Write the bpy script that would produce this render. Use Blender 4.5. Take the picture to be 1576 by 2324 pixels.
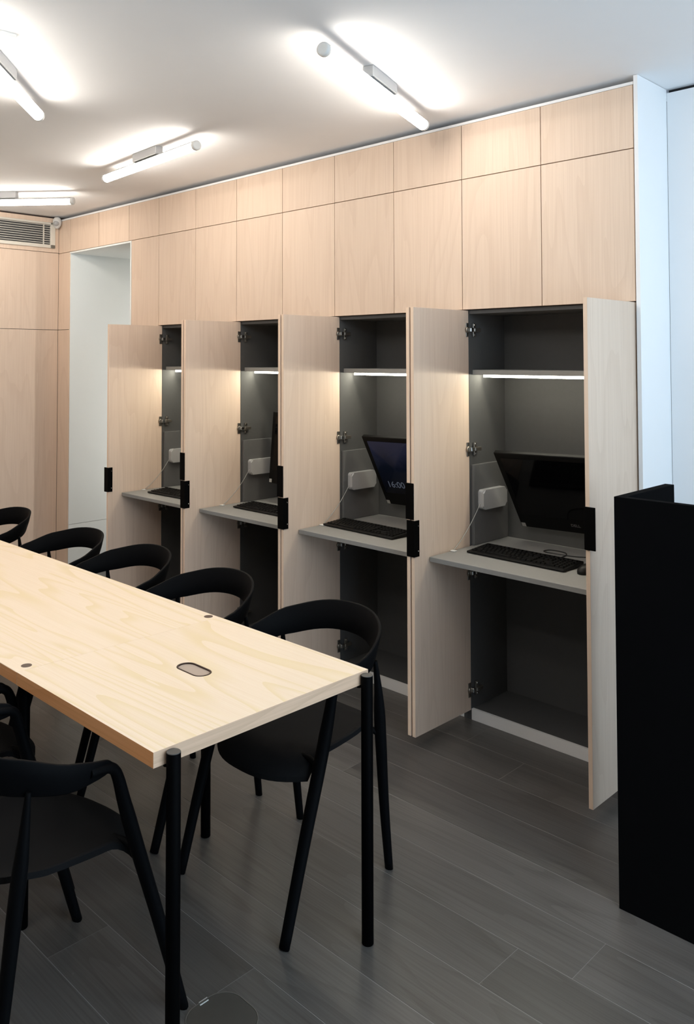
import bpy, bmesh, math, random
from mathutils import Vector, Matrix, Euler

random.seed(7)
for o in list(bpy.data.objects):
    bpy.data.objects.remove(o)
C = bpy.context.scene.collection
scene = bpy.context.scene

# ---------------------------------------------------------------- camera
CAM_LOC = (1.4208, -3.153, 1.6027)
F_PX, CX, CY = 1907.99, 696.5, 750.15
YAW, PITCH, ROLL = 0.7973, -0.0336, -0.0008
cam_data = bpy.data.cameras.new('camera')
cam = bpy.data.objects.new('camera', cam_data)
C.objects.link(cam)
cam_data.sensor_fit = 'HORIZONTAL'
cam_data.sensor_width = 36.0
cam_data.lens = F_PX / 1576 * 36
cam_data.shift_x = (788 - CX) / 1576
cam_data.shift_y = (CY - 1162) / 1576
cam_data.clip_start = 0.05
fw = Vector((-math.sin(YAW), math.cos(YAW), 0)); rt = Vector((math.cos(YAW), math.sin(YAW), 0)); up = Vector((0, 0, 1))
fw, up = fw * math.cos(PITCH) - up * math.sin(PITCH), up * math.cos(PITCH) + fw * math.sin(PITCH)
rt, up = rt * math.cos(ROLL) + up * math.sin(ROLL), up * math.cos(ROLL) - rt * math.sin(ROLL)
m = Matrix((rt, up, -fw)).transposed().to_4x4()
m.translation = CAM_LOC
cam.matrix_world = m
scene.camera = cam

# ---------------------------------------------------------------- exposure, world, daylight
scene.view_settings.view_transform = 'Standard'
scene.view_settings.look = 'None'
scene.view_settings.exposure = 0.0
scene.view_settings.gamma = 1.0
scene.view_settings.use_curve_mapping = False
TUBE_L = 34.5          # radiance of the ceiling tubes
TUBE_COL = (1.0, 0.93, 0.84)
DAY_W = 78.0           # daylight through the window behind and right of the camera
DAY_COL = (0.61, 0.81, 1.0)
LED_W = 1.7
LED_COL = (1.0, 0.95, 0.76)
world = bpy.data.worlds.new('world')
scene.world = world
world.use_nodes = True
world.node_tree.nodes['Background'].inputs[0].default_value = (0.62, 0.78, 1.0, 1)
world.node_tree.nodes['Background'].inputs[1].default_value = 1.0

ROOM_L, ROOM_R, ROOM_F, CEIL = -4.554, 2.45, -4.6, 2.698
WIN_Y0, WIN_Y1, WIN_Z0, WIN_Z1 = -3.2, 0.15, 0.03, 2.66
ld = bpy.data.lights.new('window_daylight', 'AREA')
ld.shape = 'RECTANGLE'; ld.size = WIN_Y1 - WIN_Y0 - 0.1; ld.size_y = WIN_Z1 - WIN_Z0 - 0.1
ld.energy = DAY_W; ld.color = DAY_COL
lo = bpy.data.objects.new('window_daylight', ld); C.objects.link(lo)
lo.location = (ROOM_R - 0.01, (WIN_Y0 + WIN_Y1) / 2, (WIN_Z0 + WIN_Z1) / 2)
lo.rotation_euler = (0, math.radians(90), 0)

# ---------------------------------------------------------------- materials
MATS = {}
def mat(name, col, rough=0.5, metal=0.0, spec=0.5, emit=None, emit_s=0.0, noise=0.0, nscale=40.0, bump=0.0):
    m = bpy.data.materials.new(name); m.use_nodes = True
    nt = m.node_tree; b = nt.nodes['Principled BSDF']
    b.inputs['Base Color'].default_value = (*col, 1)
    b.inputs['Roughness'].default_value = rough
    b.inputs['Metallic'].default_value = metal
    b.inputs['Specular IOR Level'].default_value = spec
    if emit:
        b.inputs['Emission Color'].default_value = (*emit, 1)
        b.inputs['Emission Strength'].default_value = emit_s
    if noise or bump:
        tc = nt.nodes.new('ShaderNodeTexCoord')
        n = nt.nodes.new('ShaderNodeTexNoise'); n.inputs['Scale'].default_value = nscale; n.inputs['Detail'].default_value = 4
        nt.links.new(tc.outputs['Object'], n.inputs['Vector'])
        if noise:
            r = nt.nodes.new('ShaderNodeMapRange')
            r.inputs['To Min'].default_value = 1 - noise; r.inputs['To Max'].default_value = 1 + noise
            nt.links.new(n.outputs['Fac'], r.inputs['Value'])
            mx = nt.nodes.new('ShaderNodeMix'); mx.data_type = 'RGBA'; mx.blend_type = 'MULTIPLY'
            mx.inputs[0].default_value = 1; mx.inputs[6].default_value = (*col, 1)
            nt.links.new(r.outputs[0], mx.inputs[7]); nt.links.new(mx.outputs[2], b.inputs['Base Color'])
        if bump:
            bp = nt.nodes.new('ShaderNodeBump'); bp.inputs['Strength'].default_value = bump; bp.inputs['Distance'].default_value = 0.001
            nt.links.new(n.outputs['Fac'], bp.inputs['Height']); nt.links.new(bp.outputs[0], b.inputs['Normal'])
    MATS[name] = m
    return m

def wood(name, c_lo, c_hi, axis='z', rough=0.45, figure=0.5, tone=0.06, fscale=1.0, c_line=None, spec=0.4, across=7.0, rings=11.0):
    """veneer: long grain along an axis, cathedral figure, tone that differs from piece to piece"""
    m = bpy.data.materials.new(name); m.use_nodes = True
    nt = m.node_tree; L = nt.links.new; N = nt.nodes.new
    b = nt.nodes['Principled BSDF']; b.inputs['Roughness'].default_value = rough
    b.inputs['Specular IOR Level'].default_value = spec
    tc = N('ShaderNodeTexCoord'); oi = N('ShaderNodeObjectInfo')
    off = N('ShaderNodeVectorMath'); off.operation = 'MULTIPLY_ADD'
    cmb = N('ShaderNodeCombineXYZ')
    for i in range(3): L(oi.outputs['Random'], cmb.inputs[i])
    L(cmb.outputs[0], off.inputs[0]); off.inputs[1].default_value = (37.0, 53.0, 71.0); L(tc.outputs['Object'], off.inputs[2])
    s_long, s_x = 0.9, across
    sc = {'x': (s_long, s_x, s_x), 'y': (s_x, s_long, s_x), 'z': (s_x, s_x, s_long)}[axis]
    mp = N('ShaderNodeMapping'); mp.inputs['Scale'].default_value = sc; L(off.outputs[0], mp.inputs['Vector'])
    # broad soft figure
    n1 = N('ShaderNodeTexNoise'); n1.inputs['Scale'].default_value = 0.55 * fscale; n1.inputs['Detail'].default_value = 2; n1.inputs['Distortion'].default_value = 0.4
    L(mp.outputs[0], n1.inputs['Vector'])
    # ring lines out of the contour levels of a smooth field
    mul = N('ShaderNodeMath'); mul.operation = 'MULTIPLY'; mul.inputs[1].default_value = rings; L(n1.outputs['Fac'], mul.inputs[0])
    fr = N('ShaderNodeMath'); fr.operation = 'FRACT'; L(mul.outputs[0], fr.inputs[0])
    ring = N('ShaderNodeMapRange'); ring.interpolation_type = 'SMOOTHSTEP'
    ring.inputs['From Min'].default_value = 0.55; ring.inputs['From Max'].default_value = 1.0
    L(fr.outputs[0], ring.inputs['Value'])
    # fine pores
    sc2 = tuple(v * (3.0 if v < 2 else 26.0) for v in sc)
    mp2 = N('ShaderNodeMapping'); mp2.inputs['Scale'].default_value = sc2; L(off.outputs[0], mp2.inputs['Vector'])
    n2 = N('ShaderNodeTexNoise'); n2.inputs['Scale'].default_value = 1.0; n2.inputs['Detail'].default_value = 3; L(mp2.outputs[0], n2.inputs['Vector'])
    mix1 = N('ShaderNodeMix'); mix1.data_type = 'RGBA'
    mix1.inputs[6].default_value = (*c_hi, 1); mix1.inputs[7].default_value = (*(c_line or c_lo), 1)
    f1 = N('ShaderNodeMath'); f1.operation = 'MULTIPLY'; f1.inputs[1].default_value = figure; L(ring.outputs[0], f1.inputs[0])
    L(f1.outputs[0], mix1.inputs[0])
    mix2 = N('ShaderNodeMix'); mix2.data_type = 'RGBA'
    L(mix1.outputs[2], mix2.inputs[6]); mix2.inputs[7].default_value = (*c_lo, 1)
    f2 = N('ShaderNodeMapRange'); f2.inputs['From Min'].default_value = 0.4; f2.inputs['From Max'].default_value = 0.75; f2.inputs['To Max'].default_value = 0.55
    L(n2.outputs['Fac'], f2.inputs['Value']); L(f2.outputs[0], mix2.inputs[0])
    tn = N('ShaderNodeMapRange'); tn.inputs['To Min'].default_value = 1 - tone; tn.inputs['To Max'].default_value = 1 + tone
    L(oi.outputs['Random'], tn.inputs['Value'])
    mix3 = N('ShaderNodeMix'); mix3.data_type = 'RGBA'; mix3.blend_type = 'MULTIPLY'; mix3.inputs[0].default_value = 1
    L(mix2.outputs[2], mix3.inputs[6]); L(tn.outputs[0], mix3.inputs[7])
    L(mix3.outputs[2], b.inputs['Base Color'])
    bp = N('ShaderNodeBump'); bp.inputs['Strength'].default_value = 0.08; bp.inputs['Distance'].default_value = 0.0005
    L(n2.outputs['Fac'], bp.inputs['Height']); L(bp.outputs[0], b.inputs['Normal'])
    MATS[name] = m
    return m

M_VENEER = wood('birch_veneer', (0.66, 0.50, 0.385), (0.76, 0.60, 0.475), 'z', 0.5, 0.35, 0.035, spec=0.25)
M_VEDGE = wood('birch_edge', (0.78, 0.57, 0.42), (0.88, 0.68, 0.52), 'z', 0.5, 0.2, 0.03, spec=0.25)
M_TABLE = wood('ash_table_veneer', (0.80, 0.64, 0.46), (0.87, 0.735, 0.58), 'x', 0.42, 0.7, 0.02, 0.7, (0.78, 0.64, 0.37), spec=0.3, across=10.0, rings=17.0)
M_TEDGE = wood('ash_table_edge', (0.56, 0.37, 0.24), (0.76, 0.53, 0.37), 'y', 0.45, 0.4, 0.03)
M_TSIDE = wood('ash_table_side', (0.74, 0.32, 0.12), (0.92, 0.47, 0.21), 'x', 0.45, 0.5, 0.02)  # orange tint carries the warm shade on the long table edges
M_PLANK = wood('smoked_oak_plank', (0.054, 0.050, 0.045), (0.108, 0.102, 0.095), 'x', 0.36, 0.35, 0.16, 1.0, spec=0.5)
M_JOINT = mat('floor_joint', (0.25, 0.245, 0.235), 0.8, noise=0.1)  # pale tone stands in for light caught by the plank bevels
M_CEIL = mat('ceiling_paint', (0.93, 0.93, 0.935), 0.9, spec=0.1, noise=0.015, nscale=6)
M_WHITE = mat('white_paint', (0.92, 0.925, 0.93), 0.6, spec=0.3, noise=0.01, nscale=8)
M_WLAM = mat('white_laminate', (0.86, 0.88, 0.86), 0.55, spec=0.3, noise=0.012, nscale=8)
M_CORE = mat('panel_gap_board', (0.045, 0.028, 0.02), 0.8)
M_DARKGAP = mat('shadow_gap_black', (0.02, 0.02, 0.022), 0.8)
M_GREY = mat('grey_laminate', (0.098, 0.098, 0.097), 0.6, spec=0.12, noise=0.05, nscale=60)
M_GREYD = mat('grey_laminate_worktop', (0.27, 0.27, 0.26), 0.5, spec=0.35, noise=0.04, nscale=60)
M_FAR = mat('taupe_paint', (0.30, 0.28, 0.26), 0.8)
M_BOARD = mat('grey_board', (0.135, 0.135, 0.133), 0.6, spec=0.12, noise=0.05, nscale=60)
M_PLINTH = mat('white_plinth', (0.88, 0.87, 0.85), 0.5)
M_BLACK = mat('black_powder_coat', (0.0006, 0.0006, 0.0008), 0.6, spec=0.04, bump=0.05, nscale=600)
M_CHAIR = mat('black_shell_plastic', (0.0024, 0.0026, 0.0032), 0.6, spec=0.06, bump=0.06, nscale=900)
M_SEAT = mat('charcoal_seat', (0.0075, 0.0075, 0.008), 0.75, spec=0.08, noise=0.08, nscale=200)
M_DESKB = mat('black_desk_laminate', (0.0030, 0.0030, 0.0034), 0.9, spec=0.03, noise=0.1, nscale=30)
M_HANDLE = mat('black_handle_metal', (0.0012, 0.0012, 0.0013), 0.6, spec=0.06)
M_NICKEL = mat('dark_nickel', (0.34, 0.31, 0.27), 0.3, 0.9)
M_CHROME = mat('chrome', (0.75, 0.75, 0.73), 0.18, 1.0)
M_WPLASTIC = mat('white_plastic', (0.72, 0.72, 0.70), 0.4)
M_GPLASTIC = mat('grey_white_plastic', (0.44, 0.44, 0.44), 0.4)
M_TUBE = mat('lamp_diffuser', (0.9, 0.9, 0.9), 0.5, emit=TUBE_COL, emit_s=TUBE_L)
M_LED = mat('led_diffuser', (0.9, 0.9, 0.9), 0.5, emit=(1.0, 0.95, 0.80), emit_s=26.0)
M_BEZEL = mat('black_bezel', (0.0035, 0.0035, 0.0035), 0.4, spec=0.12)
M_SCREEN = mat('black_glass_screen', (0.0015, 0.0015, 0.002), 0.06, spec=0.16)
M_KEY = mat('black_keycap', (0.005, 0.005, 0.005), 0.45, spec=0.22)
M_CABLE = mat('black_cable', (0.008, 0.008, 0.008), 0.5)
M_WCABLE = mat('pale_cable', (0.42, 0.42, 0.40), 0.5)
M_TRAY = mat('taupe_tray', (0.42, 0.34, 0.28), 0.5)
M_RIM = mat('dark_bronze_rim', (0.05, 0.03, 0.022), 0.4, 0.5)
M_DOT = mat('brown_leg_cap', (0.085, 0.05, 0.035), 0.5)
M_LEGTOP = mat('grey_leg_top', (0.045, 0.045, 0.043), 0.5)
M_STICKER = mat('pale_sticker', (0.45, 0.45, 0.43), 0.5)
M_LOGO = mat('grey_print', (0.16, 0.16, 0.16), 0.5)
M_LID = mat('floor_box_lid', (0.075, 0.072, 0.066), 0.35, 0.2, noise=0.15, nscale=30)
M_RING = mat('worn_steel_ring', (0.26, 0.25, 0.23), 0.35, 0.6)
M_VENT = mat('vent_slat', (0.55, 0.53, 0.49), 0.45)
M_VFRAME = mat('vent_frame', (0.70, 0.66, 0.58), 0.5)
M_GLASS = mat('window_glass', (0.8, 0.9, 0.95), 0.05)

# lock screen picture of the lit monitor: dark blue mountain dusk
M_LOCK = bpy.data.materials.new('lock_screen'); M_LOCK.use_nodes = True
nt = M_LOCK.node_tree; b = nt.nodes['Principled BSDF']
b.inputs['Base Color'].default_value = (0.003, 0.003, 0.004, 1); b.inputs['Roughness'].default_value = 0.08; b.inputs['Specular IOR Level'].default_value = 0.16
tc = nt.nodes.new('ShaderNodeTexCoord'); sp = nt.nodes.new('ShaderNodeSeparateXYZ'); nt.links.new(tc.outputs['Object'], sp.inputs[0])
nz = nt.nodes.new('ShaderNodeTexNoise'); nz.inputs['Scale'].default_value = 7; nz.inputs['Detail'].default_value = 6; nt.links.new(tc.outputs['Object'], nz.inputs['Vector'])
ad = nt.nodes.new('ShaderNodeMath'); ad.operation = 'MULTIPLY_ADD'; ad.inputs[1].default_value = 0.22; nt.links.new(nz.outputs['Fac'], ad.inputs[0]); nt.links.new(sp.outputs['Z'], ad.inputs[2])
cr = nt.nodes.new('ShaderNodeValToRGB'); nt.links.new(ad.outputs[0], cr.inputs[0])
cr.color_ramp.elements[0].position = 0.18; cr.color_ramp.elements[0].color = (0.0008, 0.001, 0.002, 1)
cr.color_ramp.elements[1].position = 0.46; cr.color_ramp.elements[1].color = (0.018, 0.020, 0.042, 1)
e = cr.color_ramp.elements.new(0.34); e.color = (0.002, 0.004, 0.010, 1)
nt.links.new(cr.outputs[0], b.inputs['Emission Color']); b.inputs['Emission Strength'].default_value = 0.6
M_CLOCK = mat('clock_digits', (0.02, 0.02, 0.02), 0.4, emit=(0.5, 0.6, 0.8), emit_s=0.10)

# ---------------------------------------------------------------- mesh helpers
def bm_box(bm, lo, hi, bevel=0.0, mi=0):
    x0, y0, z0 = lo; x1, y1, z1 = hi
    vs = [bm.verts.new(p) for p in ((x0, y0, z0), (x1, y0, z0), (x1, y1, z0), (x0, y1, z0), (x0, y0, z1), (x1, y0, z1), (x1, y1, z1), (x0, y1, z1))]
    fs = [bm.faces.new([vs[i] for i in q]) for q in ((0, 3, 2, 1), (4, 5, 6, 7), (0, 1, 5, 4), (1, 2, 6, 5), (2, 3, 7, 6), (3, 0, 4, 7))]
    for f in fs: f.material_index = mi
    if bevel:
        es = list({e for f in fs for e in f.edges})
        r = bmesh.ops.bevel(bm, geom=es, offset=bevel, segments=1, affect='EDGES', clamp_overlap=True)
        for f in r['faces']: f.material_index = mi

def bm_tube(bm, pts, rad, n=10, mi=0, cap=True, squash=None):
    pts = [Vector(p) for p in pts]
    if not isinstance(rad, (list, tuple)): rad = [rad] * len(pts)
    t0 = (pts[1] - pts[0]).normalized()
    ref = Vector((0, 0, 1)) if abs(t0.z) < 0.9 else Vector((1, 0, 0))
    u = t0.cross(ref).normalized(); rings = []
    for i, p in enumerate(pts):
        a = pts[max(i - 1, 0)]; c = pts[min(i + 1, len(pts) - 1)]
        t = (c - a).normalized()
        u = (u - t * u.dot(t)).normalized(); v = t.cross(u)
        s = squash or (1, 1)
        rings.append([bm.verts.new(p + (u * math.cos(k * 2 * math.pi / n) * s[0] + v * math.sin(k * 2 * math.pi / n) * s[1]) * rad[i]) for k in range(n)])
    for i in range(len(pts) - 1):
        for k in range(n):
            f = bm.faces.new((rings[i][k], rings[i][(k + 1) % n], rings[i + 1][(k + 1) % n], rings[i + 1][k])); f.smooth = True; f.material_index = mi
    if cap:
        f = bm.faces.new(rings[0][::-1]); f.material_index = mi
        f = bm.faces.new(rings[-1]); f.material_index = mi

def bm_prism(bm, outline, z0, z1, mi=0, side_mi=None):
    lo = [bm.verts.new((x, y, z0)) for x, y in outline]; hi = [bm.verts.new((x, y, z1)) for x, y in outline]
    n = len(outline)
    f = bm.faces.new(lo[::-1]); f.material_index = mi
    f = bm.faces.new(hi); f.material_index = mi
    for i in range(n):
        f = bm.faces.new((lo[i], lo[(i + 1) % n], hi[(i + 1) % n], hi[i])); f.material_index = mi if side_mi is None else side_mi

def stadium(cx, cy, hx, hy, r, n=8):
    pts = []
    for sx, sy, a0 in ((1, 1, 0), (-1, 1, 90), (-1, -1, 180), (1, -1, 270)):
        for k in range(n + 1):
            a = math.radians(a0 + 90 * k / n)
            pts.append((cx + sx * (hx - r) + r * math.cos(a), cy + sy * (hy - r) + r * math.sin(a)))
    return pts

def bm_ring(bm, outer, inner, z0, z1, mi=0):
    n = len(outer)
    A = [[bm.verts.new((x, y, z)) for x, y in o] for o, z in ((outer, z0), (outer, z1), (inner, z1), (inner, z0))]
    for j in range(4):
        P, Q = A[j], A[(j + 1) % 4]
        for i in range(n):
            f = bm.faces.new((P[i], P[(i + 1) % n], Q[(i + 1) % n], Q[i])); f.material_index = mi

def catmull(pts, sub=6):
    pts = [Vector(p) for p in pts]; out = []
    for i in range(len(pts) - 1):
        p0 = pts[max(i - 1, 0)]; p1 = pts[i]; p2 = pts[i + 1]; p3 = pts[min(i + 2, len(pts) - 1)]
        for k in range(sub):
            t = k / sub
            out.append(0.5 * ((2 * p1) + (p2 - p0) * t + (2 * p0 - 5 * p1 + 4 * p2 - p3) * t * t + (3 * p1 - p0 - 3 * p2 + p3) * t ** 3))
    out.append(pts[-1]); return out

def to_mesh(bm, name, mats, recalc=True):
    if recalc: bmesh.ops.recalc_face_normals(bm, faces=bm.faces)
    me = bpy.data.meshes.new(name); bm.to_mesh(me); bm.free()
    for m in (mats if isinstance(mats, (list, tuple)) else [mats]): me.materials.append(m)
    return me

CACHE = {}
def cached(key, fn):
    if key not in CACHE: CACHE[key] = fn()
    return CACHE[key]

def add(name, me, parent=None, loc=(0, 0, 0), rot=(0, 0, 0)):
    o = bpy.data.objects.new(name, me); C.objects.link(o)
    o.location = loc; o.rotation_euler = rot
    if parent: o.parent = parent
    return o

def box(name, lo, hi, m, parent=None, bevel=0.0, origin='center'):
    c = [(a + b) / 2 for a, b in zip(lo, hi)]; h = [abs(b - a) / 2 for a, b in zip(lo, hi)]
    key = ('box', tuple(round(v, 5) for v in h), m.name, bevel)
    def mk():
        bm = bmesh.new(); bm_box(bm, [-v for v in h], h, bevel); return to_mesh(bm, name, m)
    return add(name, cached(key, mk), parent, c)

def empty(name, loc=(0, 0, 0), rot=(0, 0, 0)):
    o = bpy.data.objects.new(name, None); C.objects.link(o); o.location = loc; o.rotation_euler = rot
    o.empty_display_size = 0.1
    return o

def tag(o, label, cat, group=None, kind=None):
    o['label'] = label; o['category'] = cat
    if group: o['group'] = group
    if kind: o['kind'] = kind
    return o

def struct(o, label=None, cat=None):
    o['kind'] = 'structure'
    if label: o['label'] = label
    if cat: o['category'] = cat
    return o

def text_mesh(name, body, size, m, ext=0.0004):
    cu = bpy.data.curves.new(name, 'FONT'); cu.body = body; cu.size = size; cu.extrude = ext; cu.align_x = 'CENTER'; cu.align_y = 'CENTER'
    t = bpy.data.objects.new(name, cu); C.objects.link(t)
    bpy.context.view_layer.update()
    me = bpy.data.meshes.new_from_object(t.evaluated_get(bpy.context.evaluated_depsgraph_get()))
    bpy.data.objects.remove(t); me.materials.clear(); me.materials.append(m)
    return me

# ================================================================ SETTING
W = 0.40                      # one door / panel module
Z_LOW, Z_MID, Z_TOP = 1.822, 2.415, 2.664
NX0, NX1, NZ = -4.372, -3.540, 2.402      # the white niche
X_N = -3.56                   # end of the narrow panel

# floor: dark boards of their own on a bed made paler for the light caught at the joints
floor = struct(box('floor', (ROOM_L - 0.1, ROOM_F - 0.1, -0.05), (ROOM_R + 0.1, 1.3, -0.0006), M_JOINT), 'dark smoked oak plank floor', 'floor')
fz = (-0.05 - 0.0006) / 2
pw = 0.187; y_ref = -0.358
j0 = math.floor((ROOM_F - y_ref) / pw); j1 = math.ceil((1.25 - y_ref) / pw)
known = {math.floor((-1.0 - y_ref) / pw): 0.305, math.floor((-1.75 - y_ref) / pw): -0.30}
for j in range(j0, j1):
    ya, yb = y_ref + j * pw, y_ref + (j + 1) * pw
    off = known.get(j, random.uniform(-0.95, 0.95))
    x = off - 1.9 * math.ceil((off - ROOM_L) / 1.9)
    while x < ROOM_R:
        xa, xb = max(x, ROOM_L), min(x + 1.9, ROOM_R)
        if ya > 0.35 and (xb < NX0 or xa > NX1): x += 1.9; continue
        if xb - xa > 0.05:
            p = box('plank', (xa + 0.0009, ya + 0.0013, -0.006), (xb - 0.0009, yb - 0.0013, 0.0), M_PLANK, None, 0.0)
            p.parent = floor; p.location.z -= fz; p.location.x -= floor.location.x; p.location.y -= floor.location.y
        x += 1.9

struct(box('ceiling', (ROOM_L - 0.1, ROOM_F - 0.1, CEIL), (ROOM_R + 0.1, 1.3, CEIL + 0.08), M_CEIL), 'smooth white painted ceiling', 'ceiling')

# right wall with the daylight window, front wall behind the camera
wr = empty('wall_right', (ROOM_R, 0, 0)); struct(wr, 'white wall with the daylight window', 'wall')
def wbox(name, lo, hi, m, par, bevel=0.0):
    o = box(name, lo, hi, m, None, bevel); o.parent = par; o.location = Vector(o.location) - Vector(par.location); return o
wbox('wall_panel', (ROOM_R, ROOM_F, 0), (ROOM_R + 0.1, WIN_Y0, CEIL), M_WHITE, wr)
wbox('wall_panel', (ROOM_R, WIN_Y1, 0), (ROOM_R + 0.1, 0.36, CEIL), M_WHITE, wr)
wbox('wall_panel', (ROOM_R, WIN_Y0, 0), (ROOM_R + 0.1, WIN_Y1, WIN_Z0), M_WHITE, wr)
wbox('wall_panel', (ROOM_R, WIN_Y0, WIN_Z1), (ROOM_R + 0.1, WIN_Y1, CEIL), M_WHITE, wr)
wn = empty('window_1', (ROOM_R + 0.05, (WIN_Y0 + WIN_Y1) / 2, WIN_Z0)); struct(wn, 'wide window in the right wall', 'window')
for k in range(4):
    yy = WIN_Y0 + 0.02 + k * (WIN_Y1 - WIN_Y0 - 0.04) / 3
    wbox('window_frame', (ROOM_R + 0.03, yy - 0.02, WIN_Z0), (ROOM_R + 0.08, yy + 0.02, WIN_Z1), M_WHITE, wn)
    if k < 3: wbox('pane', (ROOM_R + 0.05, yy + 0.02, WIN_Z0), (ROOM_R + 0.056, yy + (WIN_Y1 - WIN_Y0 - 0.04) / 3 - 0.02, WIN_Z1), M_GLASS, wn)
struct(box('wall_front', (ROOM_L - 0.1, ROOM_F - 0.1, 0), (ROOM_R + 0.1, ROOM_F, CEIL), M_FAR), 'taupe wall behind the camera', 'wall')

# left wall: veneer panels over a dark backing
wl = struct(box('wall_left', (ROOM_L - 0.1, ROOM_F, 0), (ROOM_L - 0.018, 1.3, CEIL), M_CORE), 'wood veneer wall with vent at the far end', 'wall')
def panel_l(y0, y1, z0, z1):
    wbox('panel', (ROOM_L - 0.018, y0 + 0.0019, z0 + 0.0019), (ROOM_L, y1 - 0.0019, z1 - 0.0019), M_VENEER, wl, 0.0)
ys = [0.0 - 0.92 * k for k in range(6)]
for a, b_ in zip(ys[1:], ys[:-1]):
    panel_l(max(a, ROOM_F), b_, 0.0, Z_LOW + 0.004); panel_l(max(a, ROOM_F), b_, Z_LOW + 0.004, Z_MID + 0.004)
    panel_l(max(a, ROOM_F), b_, Z_MID + 0.004, CEIL - 0.012)

# back wall above and beside the computer cabinets
def core_mesh():
    bm = bmesh.new()
    bm_box(bm, (ROOM_L, 0.018, NZ + 0.012), (0.0, 0.33, Z_TOP)); bm_box(bm, (-3.2, 0.018, Z_LOW), (0.0, 0.33, NZ + 0.012))
    return to_mesh(bm, 'wall_back', M_CORE)
wb = struct(add('wall_back', core_mesh()), 'long birch veneer panel wall above the cabinets', 'wall')
def panel_b(x0, x1, z0, z1):
    wbox('panel', (x0 + 0.0019, 0.0, z0 + 0.0019), (x1 - 0.0019, 0.018, z1 - 0.0019), M_VENEER, wb, 0.0)
for i in range(8):
    panel_b(-(i + 1) * W, -i * W, Z_MID, Z_TOP); panel_b(-(i + 1) * W, -i * W, Z_LOW, Z_MID)
panel_b(X_N, -3.2, Z_MID, Z_TOP); panel_b(NX1 + 0.012, -3.2, 0.012, Z_MID)
panel_b(X_N - W, X_N, Z_MID, Z_TOP); panel_b(NX0, X_N - W, Z_MID, Z_TOP); panel_b(ROOM_L, NX0, Z_MID, Z_TOP)
panel_b(ROOM_L, NX0 - 0.004, Z_LOW + 0.004, Z_MID); panel_b(ROOM_L, NX0 - 0.004, 0.0, Z_LOW + 0.004)
struct(box('trim_1', (ROOM_L, 0.002, Z_TOP), (0.0, 0.33, Z_TOP + 0.012), M_WHITE), 'thin white strip along the top of the panels', 'trim')
struct(box('wall_niche_left', (ROOM_L, 0.018, 0.0), (NX0 - 0.02, 1.3, NZ), M_CORE))
nl = struct(box('wall_niche_side', (NX0 - 0.02, 0.004, 0.362), (NX0, 1.2, NZ), M_WLAM), 'white side of the niche', 'wall')
wbox('panel', (NX0 - 0.02, 0.004, 0.0), (NX0, 1.2, 0.359), M_WLAM, nl)
struct(box('wall_niche_right', (NX1, 0.018, 0.0), (-3.2, 1.3, NZ), M_CORE))
nr = struct(box('wall_niche_jamb', (NX1, -0.002, 0.0), (NX1 + 0.012, 1.2, NZ), M_WLAM), 'white right jamb of the niche', 'wall')
struct(box('wall_niche_back', (NX0, 1.2, 0.0), (NX1, 1.3, NZ), M_WLAM), 'white back of the niche', 'wall')
struct(box('ceiling_niche', (NX0 - 0.004, -0.002, NZ), (NX1 + 0.012, 1.3, NZ + 0.011), M_WLAM), 'white top lining of the niche', 'ceiling')
nlight = empty('niche_fill_light', (NX1, 0.85, 0.5)); tag(nlight, 'slim upright fill light added unseen on the hidden jamb inside the niche', 'fill light')  # added out of sight to brighten the niche walls
wbox('fill_housing', (NX1 - 0.012, 0.81, 0.30), (NX1 - 0.0004, 0.89, 2.10), M_WPLASTIC, nlight, 0.001)
M_NL = mat('niche_fill_glow', (0.9, 0.9, 0.9), 0.5, emit=(1.0, 0.99, 0.94), emit_s=19.0)
wbox('fill_glow', (NX1 - 0.018, 0.82, 0.32), (NX1 - 0.0122, 0.88, 2.08), M_NL, nlight)
# white end panel of the run and the white wall beyond with its dark shadow gap
ep = struct(box('trim_2', (0.004, -0.004, 0.0), (0.020, 0.265, CEIL - 0.002), M_WHITE), 'tall white end panel beside the last cabinet', 'panel')
struct(box('wall_back_white', (0.0215, 0.265, 0.0), (ROOM_R, 0.33, CEIL - 0.016), M_WHITE), 'white wall beyond the end panel', 'wall')
struct(box('trim_3', (0.0215, 0.285, CEIL - 0.016), (ROOM_R, 0.33, CEIL), M_DARKGAP), 'dark shadow gap under the ceiling', 'trim')

# ================================================================ AIR VENT, SENSOR
vent = empty('air_vent', (ROOM_L, -0.65, 2.46)); tag(vent, 'long cream louvred air vent high on the wood wall at left', 'vent')
vy0, vy1, vz0, vz1 = -1.26, -0.036, 2.452, 2.648
for lo_, hi_ in (((ROOM_L, vy0, vz0), (ROOM_L + 0.014, vy1, vz0 + 0.026)), ((ROOM_L, vy0, vz1 - 0.016), (ROOM_L + 0.014, vy1, vz1)),
               ((ROOM_L, vy0, vz0), (ROOM_L + 0.014, vy0 + 0.04, vz1)), ((ROOM_L, vy1 - 0.04, vz0), (ROOM_L + 0.014, vy1, vz1))):
    wbox('frame', lo_, hi_, M_VFRAME, vent, 0.002)
wbox('duct_back', (ROOM_L + 0.0002, vy0 + 0.04, vz0 + 0.026), (ROOM_L + 0.0015, vy1 - 0.04, vz1 - 0.016), M_DARKGAP, vent)
for k in range(9):
    z = vz0 + 0.031 + k * (vz1 - vz0 - 0.042) / 9 + 0.006
    bm = bmesh.new(); bm_box(bm, (-0.005, vy0 + 0.04, -0.0024), (0.005, vy1 - 0.04, 0.0024), 0.0006)
    o = add('slat', cached('slat', lambda: to_mesh(bm, 'slat', M_VENT)), vent, (0.0075, 0.65, z - 2.46), (0, math.radians(-25), 0))
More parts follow.
